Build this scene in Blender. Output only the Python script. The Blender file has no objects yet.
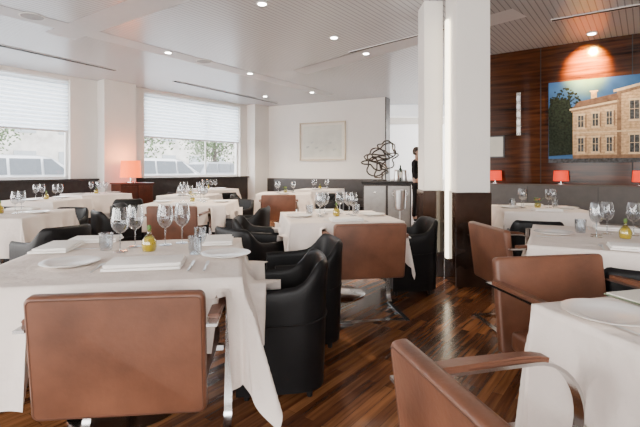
import bpy, bmesh, math, random
from mathutils import Vector, Matrix
R = math.radians
random.seed(7)
COL = bpy.context.scene.collection
CAMH = 1.2; F = 427.0; HZ = 170.0; CEIL = 3.1

# ------------------------------------------------------------------ materials
def nodes_of(m):
    m.use_nodes = True
    nt = m.node_tree
    return nt, nt.nodes, nt.links, nt.nodes['Principled BSDF']

def mat(name, col, rough=.5, metal=0.0, var=.08, scale=12, bump=0.0, emit=None, estr=0.0, coat=0.0, spec=None, bscale=6, bdist=.004):
    m = bpy.data.materials.new(name)
    nt, N, L, b = nodes_of(m)
    tc = N.new('ShaderNodeTexCoord'); nz = N.new('ShaderNodeTexNoise')
    nz.inputs['Scale'].default_value = scale; nz.inputs['Detail'].default_value = 4
    L.new(tc.outputs['Object'], nz.inputs['Vector'])
    cr = N.new('ShaderNodeValToRGB')
    cr.color_ramp.elements[0].position = .3; cr.color_ramp.elements[1].position = .7
    cr.color_ramp.elements[0].color = (*[c*(1-var) for c in col], 1)
    cr.color_ramp.elements[1].color = (*[min(1, c*(1+var)) for c in col], 1)
    L.new(nz.outputs['Fac'], cr.inputs['Fac']); L.new(cr.outputs['Color'], b.inputs['Base Color'])
    b.inputs['Roughness'].default_value = rough; b.inputs['Metallic'].default_value = metal
    if coat: b.inputs['Coat Weight'].default_value = coat; b.inputs['Coat Roughness'].default_value = .08
    if spec is not None: b.inputs['Specular IOR Level'].default_value = spec
    if bump:
        n2 = N.new('ShaderNodeTexNoise'); n2.inputs['Scale'].default_value = scale*bscale; n2.inputs['Detail'].default_value = 5
        L.new(tc.outputs['Object'], n2.inputs['Vector'])
        bp = N.new('ShaderNodeBump'); bp.inputs['Strength'].default_value = bump; bp.inputs['Distance'].default_value = bdist
        L.new(n2.outputs['Fac'], bp.inputs['Height']); L.new(bp.outputs['Normal'], b.inputs['Normal'])
    if emit:
        b.inputs['Emission Color'].default_value = (*emit, 1); b.inputs['Emission Strength'].default_value = estr
        if max(emit) and estr <= .3: L.new(cr.outputs['Color'], b.inputs['Emission Color'])
    return m

M = {}
M['wall'] = mat('wall_paint', (.79,.755,.71), .7, var=.02, scale=3)
M['ceilplain'] = mat('ceiling_plain', (.60,.615,.63), .5, var=.02)
M['brown'] = mat('brown_leather', (.150,.059,.032), .38, var=.32, scale=5, bump=.25, bscale=12)
M['piping'] = mat('brown_piping', (.09,.036,.02), .5, var=.1)
M['black'] = mat('black_leather', (.007,.0065,.007), .42, var=.25, scale=8, bump=.25, spec=.22)
M['blackbase'] = mat('black_wood', (.008,.007,.007), .5, spec=.3)
M['blackstone'] = mat('brown_black_marble', (.030,.015,.010), .1, var=.75, scale=2.5)
M['chrome'] = mat('polished_steel', (.62,.61,.60), .18, 1.0, var=.03)
M['linen'] = mat('white_linen', (.80,.705,.64), .9, var=.04, scale=5, bump=.8, bscale=1.3, bdist=.03, spec=.2)
M['napkin'] = mat('napkin_linen', (.88,.84,.80), .8, var=.02, bump=.1)
M['china'] = mat('white_china', (.86,.83,.80), .15, var=.01)
M['tabletop'] = mat('table_ply', (.25,.16,.1), .6)
M['darkpanel'] = mat('dark_wainscot', (.035,.029,.027), .4, var=.2, spec=.3)
M['station'] = mat('station_metal', (.26,.25,.24), .35, .7, var=.1)
M['banq'] = mat('taupe_leather', (.060,.050,.045), .5, var=.12, bump=.15)
M['banqd'] = mat('charcoal_leather', (.035,.03,.03), .5, var=.12, bump=.15)
M['framew'] = mat('white_frame', (.75,.75,.74), .5, var=.02)
M['framed'] = mat('dark_frame', (.05,.05,.055), .5)
M['slot'] = mat('black_slot', (.01,.01,.01), .7)
M['console'] = mat('red_wood', (.08,.02,.01), .3, var=.3, scale=10)
M['oshade'] = mat('orange_shade', (.9,.14,.02), .7, emit=(1,.13,.01), estr=2.8)
M['rshade'] = mat('red_shade', (.7,.04,.015), .7, emit=(1,.045,.008), estr=.8)
M['lens'] = mat('lamp_lens', (1,1,1), .4, emit=(1,.95,.85), estr=45)
M['strip'] = mat('strip_light', (1,1,1), .4, emit=(1,.86,.62), estr=5)
M['sconce'] = mat('sconce_glass', (.8,.8,.8), .4, emit=(1,.95,.9), estr=.25)
M['wire'] = mat('dark_grey_wire', (.055,.045,.036), .35, .6)
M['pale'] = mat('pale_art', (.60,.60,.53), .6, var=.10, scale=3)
M['paleline'] = mat('pale_art_ink', (.45,.47,.43), .6, var=.2)
M['mount'] = mat('paper_mount', (.74,.70,.62), .7, var=.01)
M['silver'] = mat('pale_gold_frame', (.38,.31,.22), .35, .5)
M['carwhite'] = mat('car_white', (.66,.67,.69), .3, var=.02)
M['cargrey'] = mat('car_grey', (.26,.27,.29), .3, var=.02)
M['carglass'] = mat('car_glass', (.10,.11,.12), .4, spec=.15)
M['tyre'] = mat('tyre', (.03,.03,.03), .8)
M['redlamp'] = mat('tail_lamp', (.6,.02,.02), .3)
M['street'] = mat('street', (.42,.42,.42), .9, var=.1, scale=2)
M['facade'] = mat('facade', (.42,.40,.37), .8, var=.3, scale=1)
M['facwin'] = mat('facade_window', (.24,.26,.27), .4)
M['bark'] = mat('bark', (.06,.05,.042), .9)
M['leaf'] = mat('leaf', (.085,.13,.055), .7, var=.5)
M['petal'] = mat('yellow_petal', (.85,.62,.03), .6, var=.15)
M['petalr'] = mat('orange_petal', (.8,.2,.04), .6, var=.15)
M['sprig'] = mat('green_sprig', (.10,.20,.04), .6, var=.3)
M['oil'] = mat('golden_oil', (.62,.50,.02), .15, var=.1, coat=.4)
M['skin'] = mat('skin', (.55,.34,.25), .55)
M['hair'] = mat('brown_hair', (.06,.034,.02), .6, var=.3)
M['cloth'] = mat('black_clothes', (.02,.018,.018), .8, spec=.2)
M['lip'] = mat('lips', (.4,.12,.1), .5)
M['steel'] = mat('brushed_steel', (.7,.7,.7), .3, 1.0)
M['bottle'] = mat('dark_bottle', (.01,.02,.01), .12)
M['menu'] = mat('green_menu', (.16,.20,.12), .6)
M['sp'] = mat('speaker_grille', (.34,.35,.36), .6)
# mural image materials
M['picsky'] = mat('pic_sky', (.035,.095,.21), .6, var=.45, scale=1.6, emit=(1,1,1), estr=.25, spec=.15)
M['brickA'] = mat('pic_brick_light', (.42,.27,.145), .6, var=.35, scale=30, emit=(1,1,1), estr=.25, spec=.15)
M['brickB'] = mat('pic_brick_shade', (.18,.105,.06), .6, var=.3, scale=22, emit=(1,1,1), estr=.15, spec=.15)
M['pictrim'] = mat('pic_trim', (.52,.38,.23), .6, var=.2, scale=25, emit=(1,1,1), estr=.2, spec=.15)
M['picdark'] = mat('pic_window', (.05,.052,.055), .5, var=.8, scale=30, spec=.15)
M['pictree'] = mat('pic_tree', (.012,.017,.009), .6, var=.8, scale=35, spec=.15)
M['picroof'] = mat('pic_roof', (.14,.075,.045), .6, var=.35, scale=18, spec=.15)

def glass_mat(name, tint=(1,1,1), base=.06, edge=.75):
    m = bpy.data.materials.new(name); m.use_nodes = True
    nt = m.node_tree; N = nt.nodes; L = nt.links; N.clear()
    o = N.new('ShaderNodeOutputMaterial'); t = N.new('ShaderNodeBsdfTransparent'); g = N.new('ShaderNodeBsdfGlossy')
    mx = N.new('ShaderNodeMixShader'); lw = N.new('ShaderNodeLayerWeight'); lw.inputs['Blend'].default_value = .35
    mr = N.new('ShaderNodeMapRange'); mr.inputs['To Min'].default_value = base; mr.inputs['To Max'].default_value = edge
    t.inputs['Color'].default_value = (*tint, 1); g.inputs['Roughness'].default_value = .04
    L.new(lw.outputs['Facing'], mr.inputs['Value']); L.new(mr.outputs['Result'], mx.inputs['Fac'])
    L.new(t.outputs[0], mx.inputs[1]); L.new(g.outputs[0], mx.inputs[2]); L.new(mx.outputs[0], o.inputs['Surface'])
    return m
M['glass'] = glass_mat('clear_glass', (.80,.82,.84), .10, .85)
M['pane'] = glass_mat('window_glass', (.97,.98,1), .03, .3)
M['amber'] = glass_mat('amber_glass', (.80,.75,.25), .12, .5)

def blind_mat():
    m = bpy.data.materials.new('white_blind'); nt, N, L, b = nodes_of(m)
    b.inputs['Base Color'].default_value = (.84,.87,.90,1); b.inputs['Roughness'].default_value = .8
    tc = N.new('ShaderNodeTexCoord'); sp = N.new('ShaderNodeSeparateXYZ'); L.new(tc.outputs['Object'], sp.inputs[0])
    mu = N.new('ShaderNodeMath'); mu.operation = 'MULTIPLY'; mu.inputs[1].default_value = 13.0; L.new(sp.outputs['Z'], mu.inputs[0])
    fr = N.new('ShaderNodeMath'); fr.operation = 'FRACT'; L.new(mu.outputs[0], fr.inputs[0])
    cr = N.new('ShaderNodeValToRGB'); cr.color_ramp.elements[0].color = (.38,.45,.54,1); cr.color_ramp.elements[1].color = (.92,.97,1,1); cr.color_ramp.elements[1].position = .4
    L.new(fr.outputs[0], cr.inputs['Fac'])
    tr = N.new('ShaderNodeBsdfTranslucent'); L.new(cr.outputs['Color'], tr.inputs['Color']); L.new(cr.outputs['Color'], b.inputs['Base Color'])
    mx = N.new('ShaderNodeMixShader'); mx.inputs['Fac'].default_value = .75
    L.new(b.outputs[0], mx.inputs[1]); L.new(tr.outputs[0], mx.inputs[2]); L.new(mx.outputs[0], N['Material Output'].inputs['Surface'])
    return m
M['blind'] = blind_mat()

def floor_mat():
    m = bpy.data.materials.new('walnut_planks'); nt, N, L, b = nodes_of(m)
    tc = N.new('ShaderNodeTexCoord'); mp = N.new('ShaderNodeMapping'); mp.inputs['Rotation'].default_value = (0,0,R(-52.6))
    L.new(tc.outputs['Object'], mp.inputs['Vector'])
    br = N.new('ShaderNodeTexBrick'); br.offset = .37; br.offset_frequency = 2
    br.inputs['Color1'].default_value = (0,0,0,1); br.inputs['Color2'].default_value = (1,1,1,1); br.inputs['Mortar'].default_value = (0,0,0,1)
    br.inputs['Scale'].default_value = 1; br.inputs['Mortar Size'].default_value = .0012
    br.inputs['Brick Width'].default_value = .8; br.inputs['Row Height'].default_value = .055; br.inputs['Bias'].default_value = 0
    L.new(mp.outputs[0], br.inputs['Vector'])
    m2 = N.new('ShaderNodeMapping'); m2.inputs['Scale'].default_value = (1.3, 24, 1)
    L.new(mp.outputs[0], m2.inputs['Vector'])
    nz = N.new('ShaderNodeTexNoise'); nz.inputs['Scale'].default_value = 1.6; nz.inputs['Detail'].default_value = 6
    L.new(m2.outputs[0], nz.inputs['Vector'])
    mx = N.new('ShaderNodeMath'); mx.operation = 'MULTIPLY_ADD'; mx.inputs[1].default_value = .38
    sub = N.new('ShaderNodeMath'); sub.operation = 'MULTIPLY'; sub.inputs[1].default_value = .76
    L.new(nz.outputs['Fac'], sub.inputs[0]); L.new(br.outputs['Color'], mx.inputs[0]); L.new(sub.outputs[0], mx.inputs[2])
    cr = N.new('ShaderNodeValToRGB'); e = cr.color_ramp.elements
    e[0].position = .22; e[0].color = (.034,.012,.006,1); e[1].position = .85; e[1].color = (.32,.13,.05,1)
    k = e.new(.52); k.color = (.115,.041,.017,1)
    L.new(mx.outputs[0], cr.inputs['Fac']); L.new(cr.outputs['Color'], b.inputs['Base Color'])
    b.inputs['Roughness'].default_value = .19; b.inputs['Specular IOR Level'].default_value = .5
    bp = N.new('ShaderNodeBump'); bp.inputs['Strength'].default_value = .08; bp.inputs['Distance'].default_value = .003
    L.new(br.outputs['Fac'], bp.inputs['Height']); L.new(bp.outputs[0], b.inputs['Normal'])
    return m
M['floor'] = floor_mat()

def slat_mat():
    m = bpy.data.materials.new('ceiling_slats'); nt, N, L, b = nodes_of(m)
    tc = N.new('ShaderNodeTexCoord'); mp = N.new('ShaderNodeMapping'); mp.inputs['Rotation'].default_value = (0,0,R(-52.6))
    L.new(tc.outputs['Object'], mp.inputs['Vector'])
    sp = N.new('ShaderNodeSeparateXYZ'); L.new(mp.outputs[0], sp.inputs[0])
    mu = N.new('ShaderNodeMath'); mu.operation = 'MULTIPLY'; mu.inputs[1].default_value = 15.0; L.new(sp.outputs['Y'], mu.inputs[0])
    fr = N.new('ShaderNodeMath'); fr.operation = 'FRACT'; L.new(mu.outputs[0], fr.inputs[0])
    gt = N.new('ShaderNodeMath'); gt.operation = 'GREATER_THAN'; gt.inputs[1].default_value = .82; L.new(fr.outputs[0], gt.inputs[0])
    mi = N.new('ShaderNodeMix'); mi.data_type = 'RGBA'; mi.inputs[6].default_value = (.54,.555,.575,1); mi.inputs[7].default_value = (.30,.31,.325,1)
    L.new(gt.outputs[0], mi.inputs[0]); L.new(mi.outputs[2], b.inputs['Base Color'])
    b.inputs['Roughness'].default_value = .26
    return m
M['slats'] = slat_mat()

def wood_wall_mat():
    m = bpy.data.materials.new('dark_red_veneer'); nt, N, L, b = nodes_of(m)
    tc = N.new('ShaderNodeTexCoord'); mp = N.new('ShaderNodeMapping'); mp.inputs['Scale'].default_value = (.6,1,9)
    L.new(tc.outputs['Object'], mp.inputs['Vector'])
    nz = N.new('ShaderNodeTexNoise'); nz.inputs['Scale'].default_value = 2.2; nz.inputs['Detail'].default_value = 7; nz.inputs['Distortion'].default_value = .6
    L.new(mp.outputs[0], nz.inputs['Vector'])
    cr = N.new('ShaderNodeValToRGB'); e = cr.color_ramp.elements
    e[0].position = .3; e[0].color = (.010,.0028,.0014,1); e[1].position = .72; e[1].color = (.085,.025,.008,1)
    L.new(nz.outputs['Fac'], cr.inputs['Fac']); L.new(cr.outputs['Color'], b.inputs['Base Color'])
    b.inputs['Roughness'].default_value = .12; b.inputs['Specular IOR Level'].default_value = .22
    return m
M['woodwall'] = wood_wall_mat()

# ------------------------------------------------------------------ mesh helpers
def build(name, bm, m, parent=None, smooth=False, loc=None, rz=None):
    me = bpy.data.meshes.new(name); bmesh.ops.recalc_face_normals(bm, faces=bm.faces)
    bm.to_mesh(me); bm.free()
    ms = m if isinstance(m, (list, tuple)) else [m]
    for k in ms: me.materials.append(k)
    if smooth:
        for p in me.polygons: p.use_smooth = True
        try: me.set_sharp_from_angle(angle=R(45))
        except Exception: pass
    o = bpy.data.objects.new(name, me); COL.objects.link(o)
    if parent is not None: o.parent = parent
    if loc is not None: o.location = loc
    if rz is not None: o.rotation_euler = (0,0,rz)
    return o

def merge(bm, b, mi=0):
    vm = {}
    for v in b.verts: vm[v] = bm.verts.new(v.co)
    for f in b.faces:
        try:
            nf = bm.faces.new([vm[v] for v in f.verts]); nf.material_index = mi
        except ValueError: pass
    b.free()

def box(bm, x0, x1, y0, y1, z0, z1, bev=0, seg=2, mi=0, mtx=None):
    b = bmesh.new()
    bmesh.ops.create_cube(b, size=1)
    for v in b.verts:
        v.co = Vector(((x0+x1)/2+v.co.x*(x1-x0), (y0+y1)/2+v.co.y*(y1-y0), (z0+z1)/2+v.co.z*(z1-z0)))
    if bev: bmesh.ops.bevel(b, geom=list(b.edges), offset=bev, segments=seg, profile=.6, affect='EDGES')
    if mtx is not None: bmesh.ops.transform(b, matrix=mtx, verts=b.verts)
    merge(bm, b, mi)

def rrect(x0, x1, z0, z1, r, n=6):
    out = []
    for cx, cz, a0 in ((x1-r,z1-r,0),(x0+r,z1-r,90),(x0+r,z0+r,180),(x1-r,z0+r,270)):
        for k in range(n+1):
            a = R(a0+90*k/n); out.append((cx+r*math.cos(a), cz+r*math.sin(a)))
    return out
def slab(bm, x0, x1, y0, y1, z0, z1, r, e, mtx=None):   # padded slab: rounded outline in XZ, rounded edges across Y
    b = bmesh.new(); rings = []; th = y1-y0
    prof = [(0,e),(e*.12,e*.5),(e*.5,e*.12),(e,0),(th-e,0),(th-e*.5,e*.12),(th-e*.12,e*.5),(th,e)]
    for dy, ins in prof:
        rings.append([b.verts.new((x, y0+dy, z)) for x, z in rrect(x0+ins,x1-ins,z0+ins,z1-ins,max(r-ins,.004))])
    n = len(rings[0])
    for p, q in zip(rings, rings[1:]):
        for k in range(n): b.faces.new([p[k],p[(k+1)%n],q[(k+1)%n],q[k]])
    b.faces.new(rings[0]); b.faces.new(rings[-1][::-1])
    if mtx is not None: bmesh.ops.transform(b, matrix=mtx, verts=b.verts)
    merge(bm, b)

def lathe(bm, prof, n=20, c=(0,0,0), mi=0):
    rings = []
    for r, z in prof:
        if r < 1e-5: rings.append([bm.verts.new((c[0], c[1], c[2]+z))])
        else: rings.append([bm.verts.new((c[0]+r*math.cos(2*math.pi*k/n), c[1]+r*math.sin(2*math.pi*k/n), c[2]+z)) for k in range(n)])
    for a, b in zip(rings, rings[1:]):
        for k in range(n):
            k2 = (k+1) % n
            if len(a) == 1 and len(b) == 1: continue
            vs = [a[0], b[k], b[k2]] if len(a) == 1 else ([a[k], a[k2], b[0]] if len(b) == 1 else [a[k], a[k2], b[k2], b[k]])
            f = bm.faces.new(vs); f.material_index = mi

def tube(bm, pts, r, n=8, closed=False, mi=0):
    pts = [Vector(p) for p in pts]; N_ = len(pts)
    rr = r if isinstance(r, (list, tuple)) else [r]*N_
    rings = []; up = None
    for i, p in enumerate(pts):
        a = pts[i-1] if (i > 0 or closed) else pts[i]; b = pts[(i+1) % N_] if (i < N_-1 or closed) else pts[i]
        t = (b-a).normalized()
        if up is None: up = t.orthogonal().normalized()
        up = (up - t*up.dot(t))
        up = up.normalized() if up.length > 1e-6 else t.orthogonal().normalized()
        s = t.cross(up)
        rings.append([bm.verts.new(p+(up*math.cos(2*math.pi*k/n)+s*math.sin(2*math.pi*k/n))*rr[i]) for k in range(n)])
    for i in range(N_ if closed else N_-1):
        a, b = rings[i], rings[(i+1) % N_]
        for k in range(n):
            f = bm.faces.new([a[k], a[(k+1) % n], b[(k+1) % n], b[k]]); f.material_index = mi
    if not closed:
        bm.faces.new(rings[0]).material_index = mi; bm.faces.new(rings[-1][::-1]).material_index = mi

def ribbon(bm, path, x0, x1, th):           # flat bar swept along a path in the local YZ plane
    P = [Vector((0, y, z)) for y, z in path]; L_ = []
    for i, p in enumerate(P):
        a = P[max(0,i-1)]; b = P[min(len(P)-1,i+1)]; t = (b-a).normalized(); nrm = Vector((0,-t.z,t.y))
        q = p+nrm*th/2; w = p-nrm*th/2
        L_.append([bm.verts.new((x0,q.y,q.z)), bm.verts.new((x1,q.y,q.z)), bm.verts.new((x1,w.y,w.z)), bm.verts.new((x0,w.y,w.z))])
    for a, b in zip(L_, L_[1:]):
        for k in range(4): bm.faces.new([a[k], a[(k+1) % 4], b[(k+1) % 4], b[k]])
    bm.faces.new(L_[0]); bm.faces.new(L_[-1][::-1])

def poly(bm, pts, mi=0):
    f = bm.faces.new([bm.verts.new(p) for p in pts]); f.material_index = mi; return f

def thing(name, label, cat, loc=(0,0,0), rz=0, group=None):
    o = bpy.data.objects.new(name, None); COL.objects.link(o); o.empty_display_size = .1
    o.location = loc; o.rotation_euler = (0,0,rz); o['label'] = label; o['category'] = cat
    if group: o['group'] = group
    return o
def tag(o, label, cat, group=None):
    o['label'] = label; o['category'] = cat
    if group: o['group'] = group
    return o
def struct(o): o['kind'] = 'structure'; return o
def dup(root, loc, rz, label, group=None, cat=None):
    r = root.copy(); COL.objects.link(r); r.location = loc; r.rotation_euler = (0,0,rz); r['label'] = label
    if group: r['group'] = group
    for ch in [c for c in root.children]:
        c = ch.copy(); COL.objects.link(c); c.parent = r
        for g in [q for q in ch.children]:
            d = g.copy(); COL.objects.link(d); d.parent = c
    return r
class Kind:                                   # builds once, copies afterwards
    def __init__(s, maker): s.maker = maker; s.first = None
    def put(s, loc, rz, label, group=None):
        if s.first is None:
            s.first = s.maker(label); o = s.first
            o.location = loc; o.rotation_euler = (0,0,rz)
            if group: o['group'] = group
            return o
        o = dup(s.first, loc, rz, label, group)
        if not group and 'group' in o.keys(): del o['group']
        return o

# ------------------------------------------------------------------ room shell
U = Vector((math.cos(R(52.6)), math.sin(R(52.6)))); P0 = Vector((-5.79, 7.73)); WR = R(52.6)
PB = Vector((-1.39, 12.67)); BR = R(-27.0)
PR = Vector((2.81, 7.05)); RR = R(-34.7)
def onwall(P, ang, s, d=0):                   # point s along a wall, d towards the room
    return Vector((P.x+math.cos(ang)*s+math.sin(ang)*d, P.y+math.sin(ang)*s-math.cos(ang)*d))
outline = [(-9.43,-3.5), (7,-3.5), (7,4.12), (5.2,5.4), (5.2,14.6), (-.95,14.6), tuple(P0+U*7.6), tuple(P0-U*6)]
bm = bmesh.new(); poly(bm, [(x,y,0) for x,y in outline]); struct(build('floor', bm, M['floor']))
bm = bmesh.new(); poly(bm, [(x,y,CEIL) for x,y in outline][::-1]); poly(bm, [(x,y,CEIL+.2) for x,y in outline]); struct(build('ceiling', bm, M['slats']))
# unseen walls added behind the camera to cut the fill, with wide unglazed openings
bm = bmesh.new()
box(bm, -9.43,7,-3.75,-3.5,0,.7); box(bm, -9.43,7,-3.75,-3.5,2.9,CEIL)
box(bm, -9.43,-7.0,-3.75,-3.5,.7,2.9); box(bm, 3.4,7,-3.75,-3.5,.7,2.9)
for x in (-5.0,-2.2,.6): box(bm, x-.2,x+.2,-3.75,-3.5,.7,2.9)
struct(build('wall_rear_added', bm, M['wall']))
bm = bmesh.new(); box(bm, 7,7.2,-3.5,4.1,0,CEIL); struct(build('wall_east_added', bm, M['wall']))

# window wall
W1 = (-3.1, 1.18); W2 = (2.79, 5.75); SILL = 1.02; WT = 3.02
bm = bmesh.new()
box(bm, -3.4, 7.6, 0, .25, 0, SILL); box(bm, -3.4, 7.6, 0, .25, WT, CEIL)
box(bm, -3.4, W1[0], 0, .25, SILL, WT); box(bm, W1[1], W2[0], 0, .25, SILL, WT); box(bm, W2[1], 7.6, 0, .25, SILL, WT)
box(bm, 1.72, 2.42, -.3, 0, 0, CEIL); box(bm, 6.0, 6.75, -.34, 0, 0, CEIL)
struct(build('wall_left', bm, M['wall'], loc=(*P0,0), rz=WR))
bm = bmesh.new()
box(bm, -3.4, 1.71, -.05, -.002, 0, SILL-.04); box(bm, 2.43, 5.99, -.05, -.002, 0, SILL-.04)
box(bm, -3.4, 1.71, -.12, -.002, SILL-.04, SILL, .008); box(bm, 2.43, 5.99, -.12, -.002, SILL-.04, SILL, .008)
struct(build('trim_1', bm, M['darkpanel'], loc=(*P0,0), rz=WR))
for i, (a, b) in enumerate((W1, W2)):
    bm = bmesh.new()
    for (x0,x1,z0,z1) in ((a,a+.05,SILL,WT),(b-.05,b,SILL,WT),(a,b,SILL,SILL+.05),(a,b,WT-.05,WT)):
        box(bm, x0,x1,.10,.16,z0,z1)
    x = a+(b-a)*.62; box(bm, x-.014,x+.014,.11,.15,SILL,WT)
    w = struct(build('window_%d' % (i+1), bm, M['framew'], loc=(*P0,0), rz=WR))
    bm = bmesh.new(); poly(bm, [(a,.13,SILL),(b,.13,SILL),(b,.13,WT),(a,.13,WT)]); build('pane', bm, M['pane'], w)
    t = thing('window_blind', 'white pleated blind half lowered over the window %s' % ('cut off by the left edge' if i == 0 else 'between the two white piers'), 'blind', (*P0,0), WR)
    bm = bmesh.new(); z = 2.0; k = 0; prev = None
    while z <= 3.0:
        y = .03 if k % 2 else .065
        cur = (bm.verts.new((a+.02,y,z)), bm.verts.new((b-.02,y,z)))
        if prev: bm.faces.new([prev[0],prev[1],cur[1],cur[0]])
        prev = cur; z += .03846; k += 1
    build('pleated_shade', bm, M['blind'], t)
    bm = bmesh.new(); box(bm, a+.02,b-.02,.025,.07,1.965,2.0,.005); build('bottom_rail', bm, M['framew'], t)

# back wall with painting
bm = bmesh.new(); box(bm, -.5, 3.46, 0, .3, 0, CEIL); struct(build('wall_back', bm, M['wall'], loc=(*PB,0), rz=BR))
bm = bmesh.new(); box(bm, -.2, 3.46, -.06, -.002, 0, .96, .01); box(bm, 3.47, 3.50, -.03, .3, 0, CEIL-.01)
struct(build('trim_2', bm, M['darkpanel'], loc=(*PB,0), rz=BR))
# far room beyond the opening
bm = bmesh.new(); box(bm, -1, 5.3, 14.2, 14.4, 0, CEIL); struct(build('wall_far', bm, M['wall']))
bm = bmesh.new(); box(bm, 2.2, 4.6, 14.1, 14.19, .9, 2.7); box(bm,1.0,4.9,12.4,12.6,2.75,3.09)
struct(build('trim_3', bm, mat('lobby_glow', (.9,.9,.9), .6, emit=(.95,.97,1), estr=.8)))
# right wall
bm = bmesh.new(); box(bm, -.35, 5.1, 0, .2, 0, CEIL); box(bm, -.35,-.15,.2,5,0,CEIL)
struct(build('wall_right', bm, M['woodwall'], loc=(*PR,0), rz=RR))
bm = bmesh.new()
for s in (.75, 1.9, 3.05, 4.2): box(bm, s-.006, s+.006, -.004, -.001, 1.0, CEIL)
struct(build('trim_4', bm, M['slot'], loc=(*PR,0), rz=RR))

# ------------------------------------------------------------------ column with light strip
def column(cx, cy, w, d, rz, label, strip=False):
    t = thing('column', label, 'column', (cx,cy,0), rz)
    bm = bmesh.new(); box(bm, -w/2,w/2,-d/2,d/2,.97,CEIL-.002,.004); build('shaft', bm, M['wall'], t)
    bm = bmesh.new(); box(bm, -w/2-.012,w/2+.012,-d/2-.012,d/2+.012,.0,.968,.006); build('base_cladding', bm, M['blackstone'], t)
    if strip:
        bm = bmesh.new(); box(bm, -w/2-.04,-w/2-.014,.01,.08,.25,2.82,.005); s = build('light_strip', bm, M['strip'], t)
        s['label'] = 'glowing vertical light strip'
column(1.57, 4.56, .345, .38, 0, 'wide white column with dark glossy base, right of the light strip', True)
column(1.275, 4.94, .21, .3, 0, 'narrow white column standing left of the light strip')

# ------------------------------------------------------------------ ceiling fittings
def ceil_pt(px, py):
    Y = (CEIL-CAMH)*F/(HZ-py); return ((px-320)*Y/F, Y)
def mk_spot(label):
    t = thing('recessed_spotlight', label, 'ceiling light')
    bm = bmesh.new(); lathe(bm, [(.045,0),(.07,0),(.072,-.006),(.05,-.012),(.045,0)], 24); build('trim_ring', bm, M['framew'], t, True)
    bm = bmesh.new(); lathe(bm, [(0,-.014),(.044,-.014),(.044,0)], 20); build('lens', bm, M['lens'], t)
    return t
SP = Kind(mk_spot)
spots = [(168,52,'over the left tables, left of the round speaker'),(250,73,'above the second window end'),(262,3,'at the top edge of the photo'),
         (334,37,'nearest left of the column'),(366,53,'small, just left of column top'),(312,92,'farthest, before the painting wall'),
         (265,96,'tiny, beside the long black slot end'),(592,33,'in front of the mural')]
for px, py, d in spots:
    x, y = ceil_pt(px, py)
    SP.put((x,y,CEIL-.001), 0, 'recessed ceiling spotlight '+d)
    l = bpy.data.lights.new('spot', 'SPOT'); l.energy = 250; l.spot_size = R(110); l.spot_blend = .7; l.color = (1,.83,.63); l.shadow_soft_size = .06
    o = bpy.data.objects.new('spot_lamp', l); COL.objects.link(o); o.location = (x,y,CEIL-.05)
def mk_speaker(label):
    t = thing('ceiling_speaker', label, 'speaker')
    bm = bmesh.new(); lathe(bm, [(0,-.008),(.12,-.010),(.125,0)], 24); build('grille', bm, M['sp'], t)
    bm = bmesh.new(); lathe(bm, [(.125,0),(.127,-.01),(.14,-.008),(.142,0)], 24); build('rim', bm, M['framew'], t, True)
    return t
K = Kind(mk_speaker)
K.put((*ceil_pt(32,16),CEIL-.001), 0, 'round grey ceiling speaker in the top left corner')
K.put((*ceil_pt(204,61),CEIL-.001), 0, 'round grey ceiling speaker between two spotlights')
def slot(p, q, label, w=.05):
    a = Vector(ceil_pt(*p)); b = Vector(ceil_pt(*q)); d = b-a
    t = thing('slot_diffuser', label, 'air vent', (a.x,a.y,CEIL), math.atan2(d.y,d.x))
    bm = bmesh.new(); box(bm, 0,d.length,-w,w,-.012,-.001); build('slot', bm, M['slot'], t)
    bm = bmesh.new(); box(bm, -.01,d.length+.01,-w-.015,-w-.001,-.010,-.001); box(bm, -.01,d.length+.01,w+.001,w+.015,-.010,-.001); build('flange', bm, M['framew'], t)
slot((0,45),(115,70), 'long black ceiling slot over the left-edge window')
slot((175,81),(277,103), 'black ceiling slot leading to the painting wall')
slot((552,20),(655,2), 'black ceiling slot in front of the mural wall', .025)
slot((350,52),(470,22), 'thin dark ceiling slot reaching the column head', .02)
bm = bmesh.new()
def seam(p, q, w, dz):
    a = Vector(ceil_pt(*p)); b = Vector(ceil_pt(*q)); d = (b-a).normalized(); n = Vector((-d.y,d.x))*w/2
    poly(bm, [(a.x-n.x,a.y-n.y,CEIL-dz),(b.x-n.x,b.y-n.y,CEIL-dz),(b.x+n.x,b.y+n.y,CEIL-dz),(a.x+n.x,a.y+n.y,CEIL-dz)])
seam((60,36),(175,-6),.4,.003); seam((-30,2),(330,95),.35,.005); seam((300,72),(520,12),.4,.007)
struct(build('trim_5', bm, M['ceilplain']))

# ------------------------------------------------------------------ painting and mural
def wall_s(P, ang, px):
    r = (px-320)/F; return (r*P.y-P.x)/(math.cos(ang)-r*math.sin(ang))
s0, s1 = wall_s(PB,BR,300), wall_s(PB,BR,346); Ym = PB.y+math.sin(BR)*(s0+s1)/2
z0, z1 = 1.2+9.5*Ym/F, 1.2+48*Ym/F; w = s1-s0; h = z1-z0
p = onwall(PB, BR, s0)
t = thing('framed_picture', 'pale beige-grey picture in slim frame on the white back wall', 'picture', (p.x,p.y,z0), BR)
bm = bmesh.new()
for a in ((0,.04,0,h),(w-.04,w,0,h),(0,w,0,.04),(0,w,h-.04,h)): box(bm, a[0],a[1],-.04,-.004,a[2],a[3])
build('frame', bm, M['silver'], t)
bm = bmesh.new(); poly(bm, [(.02,-.015,.02),(w-.02,-.015,.02),(w-.02,-.015,h-.02),(.02,-.015,h-.02)]); build('mount', bm, M['mount'], t)
bm = bmesh.new(); poly(bm, [(.12,-.02,.1),(w-.12,-.02,.1),(w-.12,-.02,h-.1),(.12,-.02,h-.1)])
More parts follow.
